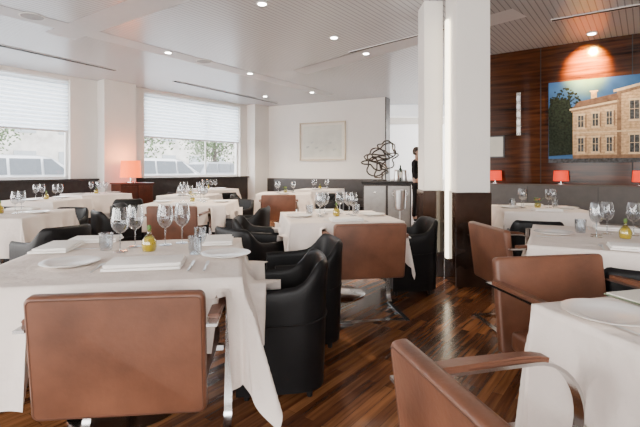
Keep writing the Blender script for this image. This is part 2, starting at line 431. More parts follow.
for k in range(7):
    x = .22+.14*k; zz = .35+.12*math.sin(k*1.7)
    if x+.1 < w-.12: poly(bm, [(x,-.023,zz),(x+.1,-.023,zz+.03),(x+.09,-.023,zz+.07),(x-.01,-.023,zz+.05)], 1)
build('artwork', bm, [M['pale'], M['paleline']], t)

# the mural: a printed picture panel
s0 = wall_s(PR,RR,549); s1 = s0+2.1; p = onwall(PR,RR,s0); z0 = 1.31; h = 1.22
t = thing('wall_mural', 'large photographic mural of tan brick villa under blue sky', 'mural', (p.x,p.y,z0), RR)
w = s1-s0
bm = bmesh.new(); box(bm, 0,w,-.03,-.002,0,h); build('panel', bm, M['picsky'], t)
rnd = random.Random(3)
bm = bmesh.new(); y = -.032
poly(bm, [(0.004,y,.10)]+[(.34+rnd.uniform(-.03,.03),y,.12+.6*k/8) for k in range(9)]+[(.30-.30*k/12,y,.86+.12*math.sin(math.pi*k/12)+rnd.uniform(-.05,.05)) for k in range(13)])
for k in range(520):
    a = rnd.uniform(0,6.28); r = math.sqrt(rnd.random()); cx_ = .20+.27*r*math.cos(a); cz_ = .66+.46*r*math.sin(a)
    if cx_ < .03: cx_ = .03
    q = [(cx_+rnd.uniform(.006,.028)*math.cos(a+j*1.57), y-.0005, cz_+rnd.uniform(.006,.028)*math.sin(a+j*1.57)) for j in range(4)]
    poly(bm, [(max(.003,u_),v_,min(h-.01,w_)) for u_,v_,w_ in q])
build('tree_image', bm, M['pictree'], t)
bm = bmesh.new(); y = -.036
def rect(x0,x1,z0_,z1_,d,mi): poly(bm, [(x0,y-d,z0_),(x1,y-d,z0_),(x1,y-d,z1_),(x0,y-d,z1_)], mi)
poly(bm, [(.32,y,.01),(.86,y,.01),(.86,y,.86),(.32,y,.78)], 0)
poly(bm, [(.86,y,.01),(w,y,.01),(w,y,1.16),(1.3,y,1.10),(.86,y,1.0)], 0)
poly(bm, [(.86,y-.001,.01),(.91,y-.001,.01),(.91,y-.001,1.0),(.86,y-.001,.98)], 2)
for k in range(22):
    zz = .14+k*.042
    if zz < .77: rect(.32,.86,zz,zz+.004,.0006,2)
    rect(.91,w,zz,zz+.004,.0006,2)
poly(bm, [(.28,y-.001,.775),(.88,y-.001,.855),(.88,y-.001,.885),(.28,y-.001,.80)], 1)
poly(bm, [(.30,y-.0008,.745),(.86,y-.0008,.82),(.86,y-.0008,.855),(.30,y-.0008,.775)], 2)
poly(bm, [(.30,y-.0015,.80),(.88,y-.0015,.885),(.86,y-.0015,.98),(.40,y-.0015,.90)], 5)
poly(bm, [(.82,y-.002,.995),(1.3,y-.002,1.10),(w,y-.002,1.16),(w,y-.002,1.19),(1.3,y-.002,1.135),(.82,y-.002,1.03)], 1)
poly(bm, [(.86,y-.0018,.955),(1.3,y-.0018,1.06),(w,y-.0018,1.12),(w,y-.0018,1.16),(1.3,y-.0018,1.10),(.86,y-.0018,.995)], 2)
rect(.55,.62,.90,1.03,.0005,0); rect(.535,.635,1.03,1.045,.001,1)
rect(.32,w,.43,.45,.002,1); rect(0,w,0,.06,.002,3); rect(.32,w,.06,.11,.0015,2)
for (wx, wz, ww, wh) in [(.38,.52,.085,.17),(.56,.53,.085,.18),(.73,.54,.08,.19),(.38,.16,.085,.2),(.56,.16,.085,.2),(.73,.16,.08,.2),(1.00,.60,.12,.26),(1.28,.62,.12,.26),(1.56,.63,.13,.27),(1.85,.64,.13,.28),(1.00,.14,.12,.24),(1.28,.14,.12,.24),(1.56,.14,.13,.24),(1.85,.14,.13,.24)]:
    rect(wx-.01,wx+ww+.01,wz-.03,wz,.003,1); rect(wx-.014,wx+ww+.014,wz+wh,wz+wh+.03,.003,1)
    rect(wx,wx+ww,wz,wz+wh,.0035,3)
    rect(wx+ww/2-.003,wx+ww/2+.003,wz,wz+wh,.004,1); rect(wx,wx+ww,wz+wh*.55-.003,wz+wh*.55+.003,.0042,1)
    rect(wx,wx+.008,wz,wz+wh,.0041,1); rect(wx+ww-.008,wx+ww,wz,wz+wh,.0041,1)
    rect(wx+ww+.012,wx+ww+.03,wz-.01,wz+wh+.01,.0028,2)
build('building_image', bm, [M['brickA'], M['pictrim'], M['brickB'], M['picdark'], M['pictree'], M['picroof']], t)

# window reflection built as a small framed panel, and sconce, on the wood wall
s = wall_s(PR,RR,519); p = onwall(PR,RR,s)
t = thing('wall_sconce', 'slim white vertical sconce on dark wood wall', 'wall light', (p.x,p.y,1.78), RR)
bm = bmesh.new(); box(bm, -.03,.03,-.02,-.002,-.03,.65); build('back_plate', bm, M['chrome'], t)
for k in range(5):
    bm = bmesh.new(); lathe(bm, [(0,0),(.022,.012),(.026,.05),(.022,.09),(0,.1)], 14, (0,-.055,.0+k*.125)); build('glass_bead', bm, M['sconce'], t, True)
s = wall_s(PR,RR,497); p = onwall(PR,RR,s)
t = thing('window_reflection', 'small window reflection built as pale panel on wood wall beside the wide column', 'picture', (p.x,p.y,1.40), RR)
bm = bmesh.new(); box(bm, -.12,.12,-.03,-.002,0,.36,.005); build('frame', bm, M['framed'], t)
bm = bmesh.new(); poly(bm, [(-.10,-.034,.02),(.10,-.034,.02),(.10,-.034,.34),(-.10,-.034,.34)]); build('artwork', bm, M['pale'], t)  # pale face stands in for the bright window mirrored in the veneer

# ------------------------------------------------------------------ banquettes
BT = .985
t = thing('banquette', 'dark taupe-grey leather banquette running below the mural', 'bench', (*onwall(PR,RR,0),0), RR)
bm = bmesh.new(); box(bm, -.2,4.6,-.24,-.005,0,BT,.03); build('backrest', bm, M['banq'], t, True)
bm = bmesh.new(); box(bm, -.2,4.6,-.72,-.245,.30,.46,.035,3); build('seat', bm, M['banq'], t, True)
bm = bmesh.new(); box(bm, -.2,4.6,-.68,-.245,.0,.298); build('plinth', bm, M['blackbase'], t)
for k in range(5):
    bm = bmesh.new(); box(bm, .6+k*.9,.606+k*.9,-.246,-.24,.47,BT-.03); build('seam', bm, M['slot'], t)
t = thing('banquette', 'long dark banquette against the wall under the pale picture', 'bench', (*onwall(PB,BR,0),0), BR)
bm = bmesh.new(); box(bm, .2,3.2,-.28,-.07,0,.95,.03); build('backrest', bm, M['banqd'], t, True)
bm = bmesh.new(); box(bm, .2,3.2,-.7,-.285,.28,.46,.03); build('seat', bm, M['banqd'], t, True)
bm = bmesh.new(); box(bm, .2,3.2,-.66,-.285,0,.278); build('plinth', bm, M['blackbase'], t)

# ------------------------------------------------------------------ lamps, console
def mk_lamp(shade):
    def f(label):
        t = thing('table_lamp', label, 'lamp')
        bm = bmesh.new(); lathe(bm, [(0,0),(.06,0),(.06,.012),(.012,.02),(.012,.10),(0,.10)], 18); build('base', bm, M['chrome'], t, True)
        bm = bmesh.new(); lathe(bm, [(.115,.07),(.105,.29)], 24); lathe(bm, [(.112,.07),(.102,.29)], 24); build('lamp_shade', bm, M[shade], t, True)
        return t
    return f
t = thing('console_cabinet', 'dark red wood console holding the orange lamp', 'cabinet', (-4.0,9.10,0), WR)
bm = bmesh.new(); box(bm, -.36,.36,-.2,.2,.06,.9,.01); build('body', bm, M['console'], t)
bm = bmesh.new(); box(bm, -.38,.38,-.22,.22,.902,.93,.006); build('worktop', bm, M['console'], t)
for x in (-.17,.17):
    bm = bmesh.new(); box(bm, x-.16,x+.16,-.215,-.201,.1,.86,.004); d = build('door', bm, M['console'], t)
    bm = bmesh.new(); box(bm, x-(.13 if x>0 else -.11),x-(.11 if x>0 else -.13),-.235,-.216,.5,.6); build('handle', bm, M['chrome'], d)
bm = bmesh.new(); box(bm, -.34,.34,-.18,.18,0,.058); build('plinth', bm, M['blackbase'], t)
lo = mk_lamp('oshade')('glowing orange drum lamp on the console between the windows')
lo.location = (-4.0,9.02,.932); lo.scale = (1.8,1.8,1.6)
LR = Kind(mk_lamp('rshade'))
for px, d in ((562,'red glowing lamp on banquette ledge below the mural'),(497,'red lamp reflection in wood wall, built as lamp beside the wide column'),(641,'red glowing lamp at the right edge of the photo')):  # second entry: solid lamp standing in for a red lamp's reflection in the veneer
    s = wall_s(PR,RR,px); LR.put((*onwall(PR,RR,s,.12),BT+.002), 0, d).scale = (.9,.9,.7)
l = bpy.data.lights.new('pl','POINT'); l.energy = 20; l.color = (1,.36,.1); l.shadow_soft_size = .08
o = bpy.data.objects.new('lamp_glow', l); COL.objects.link(o); o.location = (-4.0,9.02,1.45)
# warm accent light on the wood above the mural
sx = onwall(PR,RR,wall_s(PR,RR,592),.5)
l = bpy.data.lights.new('accent','SPOT'); l.energy = 3600; l.spot_size = R(58); l.spot_blend = 1; l.color = (1,.50,.008); l.shadow_soft_size = .05
o = bpy.data.objects.new('accent_lamp', l); COL.objects.link(o); o.location = (sx.x,sx.y,CEIL-.05)
tgt = onwall(PR,RR,wall_s(PR,RR,588),0); o.rotation_euler = (Vector((tgt.x,tgt.y,2.74))-o.location).to_track_quat('-Z','Y').to_euler()

# ------------------------------------------------------------------ chairs
def mk_brown(label):
    t = thing('cantilever_armchair', label, 'chair')
    tilt = Matrix.Translation((0,-.235,.37)) @ Matrix.Rotation(R(7),4,'X') @ Matrix.Translation((0,.235,-.37))
    bm = bmesh.new(); slab(bm, -.29,.29,-.272,-.224,.35,.79,.024,.014,tilt); br = build('backrest', bm, M['brown'], t, True)
    bm = bmesh.new(); rp = [tilt @ Vector((x,-.2705,z)) for x, z in rrect(-.278,.278,.362,.778,.016,4)]
    tube(bm, rp, .0026, 6, True); build('piping', bm, M['piping'], br, True)
    bm = bmesh.new(); box(bm, -.27,.27,-.205,.27,.385,.475,.03,4); build('seat', bm, M['brown'], t, True)
    for s in (-1,1):
        path = [(-.30,.665),(-.1,.667),(.12,.665)]
        for k in range(1,11):
            a = math.pi/2-math.pi/2*k/10*1.05; path.append((.12+.17*math.cos(a), .49+.175*math.sin(a)))
        path += [(.275,.40),(.25,.25),(.225,.13)]
        for k in range(1,6):
            a = -math.pi/2*k/5; path.append((.125+.1*math.cos(a), .11+.1*math.sin(a)))
        path += [(0,.009),(-.15,.009),(-.28,.009)]
        bm = bmesh.new(); x = s*.312; ribbon(bm, path, x-.018, x+.018, .010); fr = build('arm_frame', bm, M['chrome'], t, True)
        bm = bmesh.new()
        pad = [(-.25,.680),(-.1,.682),(.08,.681),(.13,.677),(.165,.668)]
        ribbon(bm, pad, x-.022, x+.022, .018)
        bmesh.ops.bevel(bm, geom=[e for e in bm.edges if abs(e.verts[0].co.x-e.verts[1].co.x) < 1e-6], offset=.006, segments=2, affect='EDGES')
        build('arm_pad', bm, M['brown'], fr, True)
    bm = bmesh.new(); box(bm, -.29,.29,-.265,-.225,.004,.015); build('floor_bar', bm, M['chrome'], t)
    bm = bmesh.new(); box(bm, -.29,.29,.225,.258,.36,.383); box(bm,-.2,-.17,-.2,.23,.366,.383); box(bm,.17,.2,-.2,.23,.366,.383); build('seat_rail', bm, M['chrome'], t)
    return t
def mk_tub(label):
    t = thing('tub_chair', label, 'chair')
    path = []                                   # plan curve: left arm front -> around the back -> right arm front
    R0 = .25; ex = .6
    for k in range(7): path.append((-R0, .24-.23*k/7, -1, 0, k/7*.1))
    for k in range(25):
        a = math.pi+math.pi*k/24; ca = math.cos(a); sa = math.sin(a)
        x = R0*math.copysign(abs(ca)**ex, ca); y = .01-R0*abs(sa)**ex
        n = Vector((math.copysign(abs(ca)**(2-ex), ca), -abs(sa)**(2-ex))).normalized()
        path.append((x, y, n.x, n.y, .1+.9*min(1, 1.35*math.sin(math.pi*k/24)**1.3)))
    for k in range(1,8): path.append((R0, .01+.23*k/7, 1, 0, .1-.1*k/7))
    bm = bmesh.new(); rings = []
    for (x,y,nx,ny,q) in path:
        sm = q*q*(3-2*q); H = .585+.135*sm; fl = .002+.010*sm
        prof = [(-.012,.05),(-.004,.25),(.0,.42),(fl*.6,H-.09),(fl,H-.03),(fl-.010,H-.006),(fl-.022,H),(fl-.034,H-.008),(fl-.040,H-.035),(-.038,H-.12),(-.042,.44),(-.048,.10)]
        rings.append([bm.verts.new((x+nx*o, y+ny*o, z)) for o, z in prof])
    n = len(rings[0])
    for a, b in zip(rings, rings[1:]):
        for k in range(n): bm.faces.new([a[k], a[(k+1)%n], b[(k+1)%n], b[k]])
    bm.faces.new(rings[0]); bm.faces.new(rings[-1][::-1])
    sh = build('shell', bm, M['black'], t, True)
    bm = bmesh.new(); tube(bm, [(p[0]+p[2]*.004, p[1]+p[3]*.004, .40+.02*p[4]) for p in path], .0045, 6); build('seam', bm, M['blackbase'], sh, True)
    bm = bmesh.new(); box(bm, -.20,.20,-.19,.245,.30,.445,.04,4); build('seat_cushion', bm, M['black'], t, True)
    bm = bmesh.new(); box(bm, -.197,.197,-.185,.233,.06,.298,.015,2); build('seat_base', bm, M['black'], t, True)
    for sx_ in (-.17,.17):
        for sy_ in (-.14,.19):
            bm = bmesh.new(); lathe(bm, [(0,0),(.014,0),(.02,.06),(0,.06)], 10, (sx_,sy_,0)); build('leg', bm, M['blackbase'], t, True)
    return t
def h_brown(x, y):
    if abs(x) < .29 and -.30 < y < .29: 
        return .49 if y > -.19 else .80
    if .27 < abs(x) < .345 and -.3 < y < .31: return .70
    return 0
def h_seat(x, y):
    return .49 if abs(x) < .275 and -.2 < y < .28 else 0
def h_tub(x, y):
    if abs(x) > .29 or y > .28 or y < -.29: return 0
    if abs(x) < .19 and y > -.18: return .46
    if y > -.08: return .62
    return .79
BK = Kind(mk_brown); TK = Kind(mk_tub); chairs = []
def brown(x, y, deg, label, hf=h_brown): BK.put((x,y,0), R(deg), label); chairs.append((x,y,R(deg),hf))
def tub(x, y, deg, label): TK.put((x,y,0), R(deg), label); chairs.append((x,y,R(deg),h_tub))
brown(-.715,1.735,6, 'brown leather armchair, back turned, at left foreground table')
brown(.345,3.60,9, 'brown leather armchair, back turned, at the middle table')
brown(.555,.86,-75, 'brown leather armchair cut off by the bottom edge, its arm across the cloth', h_seat)
brown(1.16,1.78,190, 'brown leather armchair at far side of right foreground table')
brown(1.55,3.22,-85, 'brown leather armchair just right of the wide column base')
brown(-1.72,5.22,2, 'brown leather armchair, back turned, behind left foreground table glasses')
brown(-.72,7.45,5, 'small far brown armchair at the table near the sculpture')
tub(-.215,2.42,97, 'nearest black tub chair, right of the left foreground table')
tub(-.11,3.02,104, 'black tub chair just behind the nearest black one')
tub(-.62,3.72,-40, 'black tub chair at the near left corner of middle table')
tub(-.64,4.4,-88, 'black tub chair at the left side of middle table')
tub(.90,4.28,96, 'black tub chair between the middle table and the column')
tub(-1.84,2.45,-15, 'black tub chair cut by left edge, beside foreground table')
tub(-2.35,3.78,60, 'black tub chair at the right of the left-edge table')
tub(1.69,2.20,-28, 'black tub chair behind the brown chair of right foreground table')
tub(2.13,4.22,-20, 'black tub chair in front of the banquette table')
tub(-.92,5.6,82, 'black tub chair at right side of the brown-chair table left of centre')
tub(-2.7,6.15,-85, 'black tub chair at left side of the table left of centre')
tub(-2.5,5.2,-50, 'black tub chair left of the brown chair behind foreground table')
tub(-3.3,7.3,30, 'black tub chair in front of the lamp corner table')
tub(.15,8.2,92, 'black tub chair at right of the table near the sculpture')
tub(-1.52,8.5,-90, 'black tub chair at left of the table near the sculpture')
tub(-2.1,9.3,40, 'black tub chair before the table beneath the second window')
tub(.25,9.1,5, 'black tub chair before the farthest table below the picture')
tub(-3.0,9.2,-20, 'black tub chair nearest the console with orange lamp')
tub(-3.9,5.2,185, 'black tub chair on window side of the left-edge table')
tub(-3.2,5.3,175, 'black tub chair at far side of the left-edge table')
tub(-1.72,7.55,80, 'black tub chair right of the small table behind the left-of-centre one')
tub(-4.05,5.85,-10, 'black tub chair before the second table from the left window')
tub(-1.35,6.85,150, 'black tub chair behind the table left of centre')

# ------------------------------------------------------------------ tables and cloths
def mk_table(label, s):
    t = thing('pedestal_table', label, 'table')
    bm = bmesh.new(); box(bm, -s/2,s/2,-s/2,s/2,.715,.745,.006); build('tabletop', bm, M['tabletop'], t)
    bm = bmesh.new(); lathe(bm, [(.04,.02),(.035,.06),(.035,.7),(.12,.713),(0,.713)], 20); build('pedestal', bm, M['chrome'], t, True)
    bm = bmesh.new(); lathe(bm, [(0,0),(.27,0),(.275,.008),(.26,.016),(.05,.03),(0,.03)], 40); build('disc_base', bm, M['chrome'], t, True)
    return t
def cloth(x, y, rz, ax, ay, over, label, seed, cf=.10, bf=.085, am=1.0):
    rnd = random.Random(seed); ph = [rnd.uniform(0,6.28) for _ in range(8)]
    def coords(a):
        n1 = max(6, int(over/.022)); n2 = int(2*a/.02)
        return [-(a+over)+over*i/n1 for i in range(n1)]+[-a+2*a*i/n2 for i in range(n2)]+[a+over*i/n1 for i in range(n1+1)]
    X = coords(ax); Yc = coords(ay); top = .751; ca, sa = math.cos(rz), math.sin(rz)
    bm = bmesh.new(); grid = []
    for yy in Yc:
        row = []
        for xx in X:
            ex = max(abs(xx)-ax,0); ey = max(abs(yy)-ay,0); d = math.hypot(ex,ey)
            cx = max(-ax,min(ax,xx)); cy = max(-ay,min(ay,yy))
            if d < 1e-6: lx, ly, z = xx, yy, top+.0008*math.sin(9*xx+ph[0])*math.sin(7*yy+ph[1])
            else:
                th = math.atan2(ey,ex); nx = math.cos(th)*(1 if xx > 0 else -1); ny = math.sin(th)*(1 if yy > 0 else -1)
                sl = 0; c0 = bf*.35
                if ex > 0 and ey > 0: c = c0+cf*(1+math.cos(4*(th-math.pi/4)))+.05*am*math.sin(2*th)*math.sin(9*th+ph[7])
                else:
                    sg = 1 if xx+yy > 0 else 2
                    tt = cy if ex > 0 else cx; aa = ay if ex > 0 else ax; w_ = math.exp(-(aa-abs(tt))/.07)
                    q = tt+.03*math.sin(7*tt+ph[4]+sg)+.10*(d/over-.5)*math.sin(5*tt+ph[5]+sg)
                    c = bf-(bf-c0)*w_+am*(.11*math.sin(17*q+ph[2]+sg)+.06*math.sin(31*q+ph[3]+2*sg))*(1-w_)
                    c = max(c, .012); sl = am*.06*math.sin(13*tt+ph[6]+sg)*(1-w_)*d
                g = min(1, d/.15); r = d*max(c,.005)*(.2+.8*g)+.004*g
                z = top-math.sqrt(max(d*d-r*r,0))
                lx, ly = cx+nx*r, cy+ny*r
                if sl: 
                    if ex > 0: ly += sl
                    else: lx += sl
            if d > 1e-6:
                wx, wy = x+ca*lx-sa*ly, y+sa*lx+ca*ly
                for (qx,qy,qr,hf) in chairs:
                    if abs(wx-qx) < .5 and abs(wy-qy) < .5:
                        dx, dy = wx-qx, wy-qy; hh = hf(math.cos(qr)*dx+math.sin(qr)*dy, -math.sin(qr)*dx+math.cos(qr)*dy)
                        if hh and hh < .75: z = max(z, min(hh+.012, top-.004))
            row.append(bm.verts.new((lx,ly,z)))
        grid.append(row)
    for j in range(len(grid)-1):
        for i in range(len(X)-1): bm.faces.new([grid[j][i],grid[j][i+1],grid[j+1][i+1],grid[j+1][i]])
    o = build('tablecloth', bm, M['linen'], None, False, (x,y,0), rz)
    for pl in o.data.polygons: pl.use_smooth = True
    tag(o, label, 'tablecloth')

# ------------------------------------------------------------------ tableware
def mk_wine(label):
    t = thing('wine_glass', label, 'glass')
    bm = bmesh.new(); lathe(bm, [(0,.095),(.018,.098),(.034,.115),(.043,.14),(.044,.165),(.039,.20),(.034,.225)], 20); build('bowl', bm, M['glass'], t, True)
    bm = bmesh.new(); lathe(bm, [(.006,.004),(.0035,.02),(.0035,.085),(.008,.096)], 10); build('stem', bm, M['glass'], t, True)
    bm = bmesh.new(); lathe(bm, [(0,.001),(.036,.001),(.036,.003),(.006,.006),(0,.006)], 20); build('foot', bm, M['glass'], t, True)
    return t
def mk_tumbler(label):
    bm = bmesh.new(); lathe(bm, [(0,.001),(.030,.001),(.035,.03),(.037,.095),(.035,.095),(.032,.03),(.026,.01),(0,.01)], 20)
    o = build('water_tumbler', bm, M['glass'], None, True); return tag(o, label, 'glass')
def mk_plate(label):
    bm = bmesh.new(); lathe(bm, [(0,.002),(.075,.002),(.08,.005),(.125,.016),(.127,.019),(.122,.019),(.08,.010),(.07,.007),(0,.007)], 32)
    o = build('plate', bm, M['china'], None, True); return tag(o, label, 'plate')
def mk_napkin(label):
    t = thing('folded_napkin', label, 'napkin')
    bm = bmesh.new(); box(bm, -.14,.14,-.09,.09,.001,.012,.004,2); build('lower_fold', bm, M['napkin'], t, True)
    bm = bmesh.new(); box(bm, -.135,.138,-.085,.075,.0125,.026,.005,2,mtx=Matrix.Rotation(R(2),4,'Z')); build('upper_fold', bm, M['napkin'], t, True)
    return t
def mk_fork(label):
    t = thing('fork', label, 'cutlery')
    bm = bmesh.new(); box(bm, -.005,.005,-.1,.04,.001,.004,.001,1); build('handle', bm, M['steel'], t)
    bm = bmesh.new(); box(bm, -.012,.012,.041,.06,.001,.004)
    for k in range(4): box(bm, -.012+k*.007,-.009+k*.007,.0605,.1,.001,.0035)
    build('tines', bm, M['steel'], t); return t
def mk_knife(label):
    t = thing('table_knife', label, 'cutlery')
    bm = bmesh.new(); box(bm, -.006,.006,-.11,-.01,.001,.006,.002,1); build('handle', bm, M['steel'], t)
    bm = bmesh.new(); poly(bm, [(-.006,-.009,.003),(.008,-.009,.003),(.010,.09,.003),(.002,.115,.003),(-.006,.1,.003)]); build('blade', bm, M['steel'], t); return t
def mk_oil(label):
    t = thing('oil_bottle', label, 'bottle')
    bm = bmesh.new(); lathe(bm, [(0,.003),(.028,.003),(.034,.02),(.033,.050),(.022,.068),(0,.068)], 20); build('golden_oil', bm, M['oil'], t, True)
    bm = bmesh.new(); lathe(bm, [(0,.001),(.030,.001),(.036,.02),(.035,.052),(.023,.072),(.010,.084),(.009,.105),(.012,.109)], 20); build('glass_body', bm, M['amber'], t, True)
    bm = bmesh.new(); lathe(bm, [(0,.10),(.0085,.10),(.011,.12),(.007,.13),(0,.13)], 14); build('stopper', bm, M['sprig'], t, True)
    return t
def mk_flower(petal):
    def f(label):
        t = thing('flower_pot', label, 'flowers')
        bm = bmesh.new(); lathe(bm, [(0,.001),(.026,.001),(.038,.03),(.034,.055),(.028,.06),(.026,.055),(.03,.03),(0,.008)], 18); build('glass_pot', bm, M['amber'], t, True)
        rnd = random.Random(5); bm = bmesh.new()
        for k in range(16):
            a = rnd.uniform(0,6.28); r = rnd.uniform(.01,.045); z = rnd.uniform(.075,.115)
            p = Vector((r*math.cos(a), r*math.sin(a), z)); q = Vector((math.cos(a+1.5),math.sin(a+1.5),.4))*.012
            e = p+Vector((math.cos(a),math.sin(a),.6))*.028; m_ = (p+e)/2
            poly(bm, [p, m_+q, e, m_-q])
        for k in range(5):
            a = k*1.26; tube(bm, [(0,0,.012),(.02*math.cos(a),.02*math.sin(a),.08)], .0018, 5)
        build('leaves', bm, M['sprig'], t)
        for k in range(5):
            bm = bmesh.new(); a = k*1.3; c = Vector((.022*math.cos(a), .022*math.sin(a), .098+.01*(k%2)))
            for j in range(8):
                b = j*math.pi/4; d = Vector((math.cos(b),math.sin(b),.35)); n = Vector((-math.sin(b),math.cos(b),0))
                poly(bm, [c, c+d*.009+n*.005, c+d*.018, c+d*.009-n*.005])
            lathe(bm, [(0,-.004),(.006,0),(0,.006)], 8, c); build('bloom', bm, M[petal], t)
        return t
    return f
WK = Kind(mk_wine); TU = Kind(mk_tumbler); PK = Kind(mk_plate); NK = Kind(mk_napkin); FK = Kind(mk_fork); KK = Kind(mk_knife); OK_ = Kind(mk_oil)
FY = Kind(mk_flower('petal')); FO = Kind(mk_flower('petalr'))
TZ = .7535
def tpt(px, py):
    Y = (CAMH-TZ)*F/(py-HZ); return ((px-320)*Y/F, Y, TZ)

tables = [ # x, y, rot, ax, ay, over, short description, detail level
 (-.977,2.204,10.7,.56,.53,.43,'left foreground table',9),
 (.16,4.15,10,.5,.5,.36,'middle table',2),
 (1.99,2.78,-28,.55,.55,.36,'right table behind brown chairs',2),
 (1.345,1.08,15,.52,.50,.42,'right foreground table',8),
 (2.55,5.0,-12,.45,.45,.34,'banquette table under the mural',2),
 (-3.3,4.4,5,.5,.5,.36,'left-edge table',1),
 (-1.78,5.95,2,.55,.5,.34,'table left of centre',1),
 (-4.25,8.1,-37,.45,.45,.34,'corner table beside orange lamp',0),
 (-.68,8.35,0,.5,.5,.34,'table near the sculpture',0),
 (-2.65,10.1,-37,.5,.5,.34,'table beneath second window',0),
 (.0,9.95,-15,.48,.45,.32,'farthest table below the picture',0),
 (-2.35,7.75,-10,.42,.42,.32,'small table behind left-of-centre one',0),
 (-4.2,6.55,-5,.44,.44,.32,'second table from the left window',0),
]
SIDES = ['near side','right side','far side','left side']
for i, (x,y,deg,ax,ay,ov,nm,lv) in enumerate(tables):
    rz = R(deg); t = mk_table('pedestal table under white cloth, the '+nm, 2*min(ax,ay)); t.location = (x,y,0); t.rotation_euler = (0,0,rz)
    if ax != ay: t.scale = (ax/min(ax,ay), ay/min(ax,ay), 1)
    cloth(x,y,rz,ax+.004,ay+.004,ov,'white linen tablecloth draped over the '+nm, i, {0:.10,3:.03}.get(i,.08), {0:.24,3:.07}.get(i,.11), {0:1.6,3:.7}.get(i,1.2))
    def loc(lx, ly): return (x+math.cos(rz)*lx-math.sin(rz)*ly, y+math.sin(rz)*lx+math.cos(rz)*ly, TZ)
    if lv <= 2:
        for k in range(4):
            a = k*math.pi/2; lx, ly = math.sin(a)*(ax-.14), -math.cos(a)*(ay-.11)
            if lv == 0 and k % 2: continue
            if k % 2 == 0 and lv: NK.put(loc(lx,ly), rz+a, 'folded white napkin at the %s of the %s' % (SIDES[k],nm))
            else: PK.put(loc(lx,ly), rz, 'white plate at the %s of the %s' % (SIDES[k],nm))
            if lv == 2:
                FK.put(loc(lx-math.cos(a)*.17, ly-math.sin(a)*.17), rz+a, 'steel fork at the %s of the %s' % (SIDES[k],nm))
                KK.put(loc(lx+math.cos(a)*.17, ly+math.sin(a)*.17), rz+a, 'steel knife at the %s of the %s' % (SIDES[k],nm))
        gl = [(-.16,-.02),(-.15,.10),(.15,.1),(.16,-.02)]+([(-.08,.19),(.07,.18)] if i in (1,2,6) else [])
        for k, (lx,ly) in enumerate(gl):
            WK.put(loc(lx,ly), 0, 'clear stemmed wine glass on the '+nm, 'wine glasses on the '+nm)
        if lv == 2:
            for lx,ly in ((-.24,.17),(.24,.17)): TU.put(loc(lx,ly), 0, 'short water tumbler on the '+nm, 'water tumblers on the '+nm)
        if i in (4,6,8): (FO if i == 4 else FY).put(loc(0,.0), i, 'small pot of %s flowers on the %s' % ('orange' if i == 4 else 'yellow', nm))
        else: OK_.put(loc(0,.0), i, 'small golden oil bottle on the '+nm)
# left foreground table settings
nm = 'left foreground table'
for px,py,d in ((120,252,'leftmost'),(135,247,'second from left'),(165,245,'third from left'),(182,243,'fourth from left')):
    WK.put(tpt(px,py), 0, 'tall wine glass, %s on %s' % (d,nm)).scale = (1.08,1.08,1.08)
for px,py,d in ((106,250,'left of the wine glasses'),(195,254,'right of the wine glasses'),(200,243,'small, behind the right-hand glasses')):
    TU.put(tpt(px,py), 0, 'short water tumbler %s on %s' % (d,nm))
OK_.put(tpt(149,251), 0, 'golden oil bottle between the glasses on '+nm).scale = (1.1,1.1,1.1)
for px,py,d in ((70,265,'left'),(226,256,'right')): PK.put(tpt(px,py), 0, 'round white plate on the %s of the %s' % (d,nm))
for px,py,a,d,sc in ((146,266,10,'near middle',1.2),(58,249,100,'left side',1.05),(218,242,100,'far right corner',1),(96,241,10,'far middle',1)): NK.put(tpt(px,py), R(a), 'thick folded white napkin at %s of %s' % (d,nm)).scale = (sc,sc,sc)
for px,py,a,d in ((98,268,10,'left of near napkin'),(88,249,100,'by the left plate')): FK.put(tpt(px,py), R(a), 'steel fork %s on %s' % (d,nm))
for px,py,a,d in ((191,266,10,'right of near napkin'),(206,266,10,'by the right plate')): KK.put(tpt(px,py), R(a), 'steel knife %s on %s' % (d,nm))
nm = 'right foreground table'
PK.put(tpt(608,317), 0, 'large white plate on the '+nm)
KK.put(tpt(640,336), R(15), 'steel knife right of plate on '+nm)
NK.put(tpt(708,318), R(20), 'folded white napkin at right edge, on '+nm)
t = thing('menu_card', 'green-grey menu card at far edge of right foreground table', 'menu', tpt(645,298), R(15))
bm = bmesh.new(); box(bm, -.1,.1,-.07,.07,.001,.005); build('cover', bm, M['menu'], t)
bm = bmesh.new(); box(bm, -.095,.095,-.065,.065,.0052,.009); build('pages', bm, M['mount'], t)

# ------------------------------------------------------------------ counter, sculpture, wine cooler, person
t = thing('service_counter', 'dark service station with metal doors below the wire sculpture', 'counter', (1.22,7.75,0), R(-10))
bm = bmesh.new(); box(bm, -.42,.42,-.25,.25,.0,.96,.01); build('body', bm, M['darkpanel'], t)
bm = bmesh.new(); box(bm, -.45,.45,-.28,.28,.962,1.0,.006); build('worktop', bm, M['blackbase'], t)
for x in (-.21,.21):
    bm = bmesh.new(); box(bm, x-.19,x+.19,-.268,-.252,.1,.92,.005); d = build('door', bm, M['station'], t)
    bm = bmesh.new(); box(bm, x-.02,x+.02,-.285,-.269,.8,.82); build('handle', bm, M['chrome'], d)
def mk_pitcher(label):
    t = thing('steel_pitcher', label, 'pitcher')
    bm = bmesh.new(); lathe(bm, [(0,0),(.05,0),(.055,.03),(.045,.14),(.038,.18),(.046,.2),(.036,.18),(0,.16)], 18); build('body', bm, M['steel'], t, True)
    bm = bmesh.new(); tube(bm, [(.045,0,.17),(.085,0,.16),(.09,0,.09),(.052,0,.05)], .006, 6); build('handle', bm, M['steel'], t, True); return t
PI_ = Kind(mk_pitcher)
PI_.put((1.50,7.60,1.001), .4, 'bright steel pitcher at the right end of the black counter')
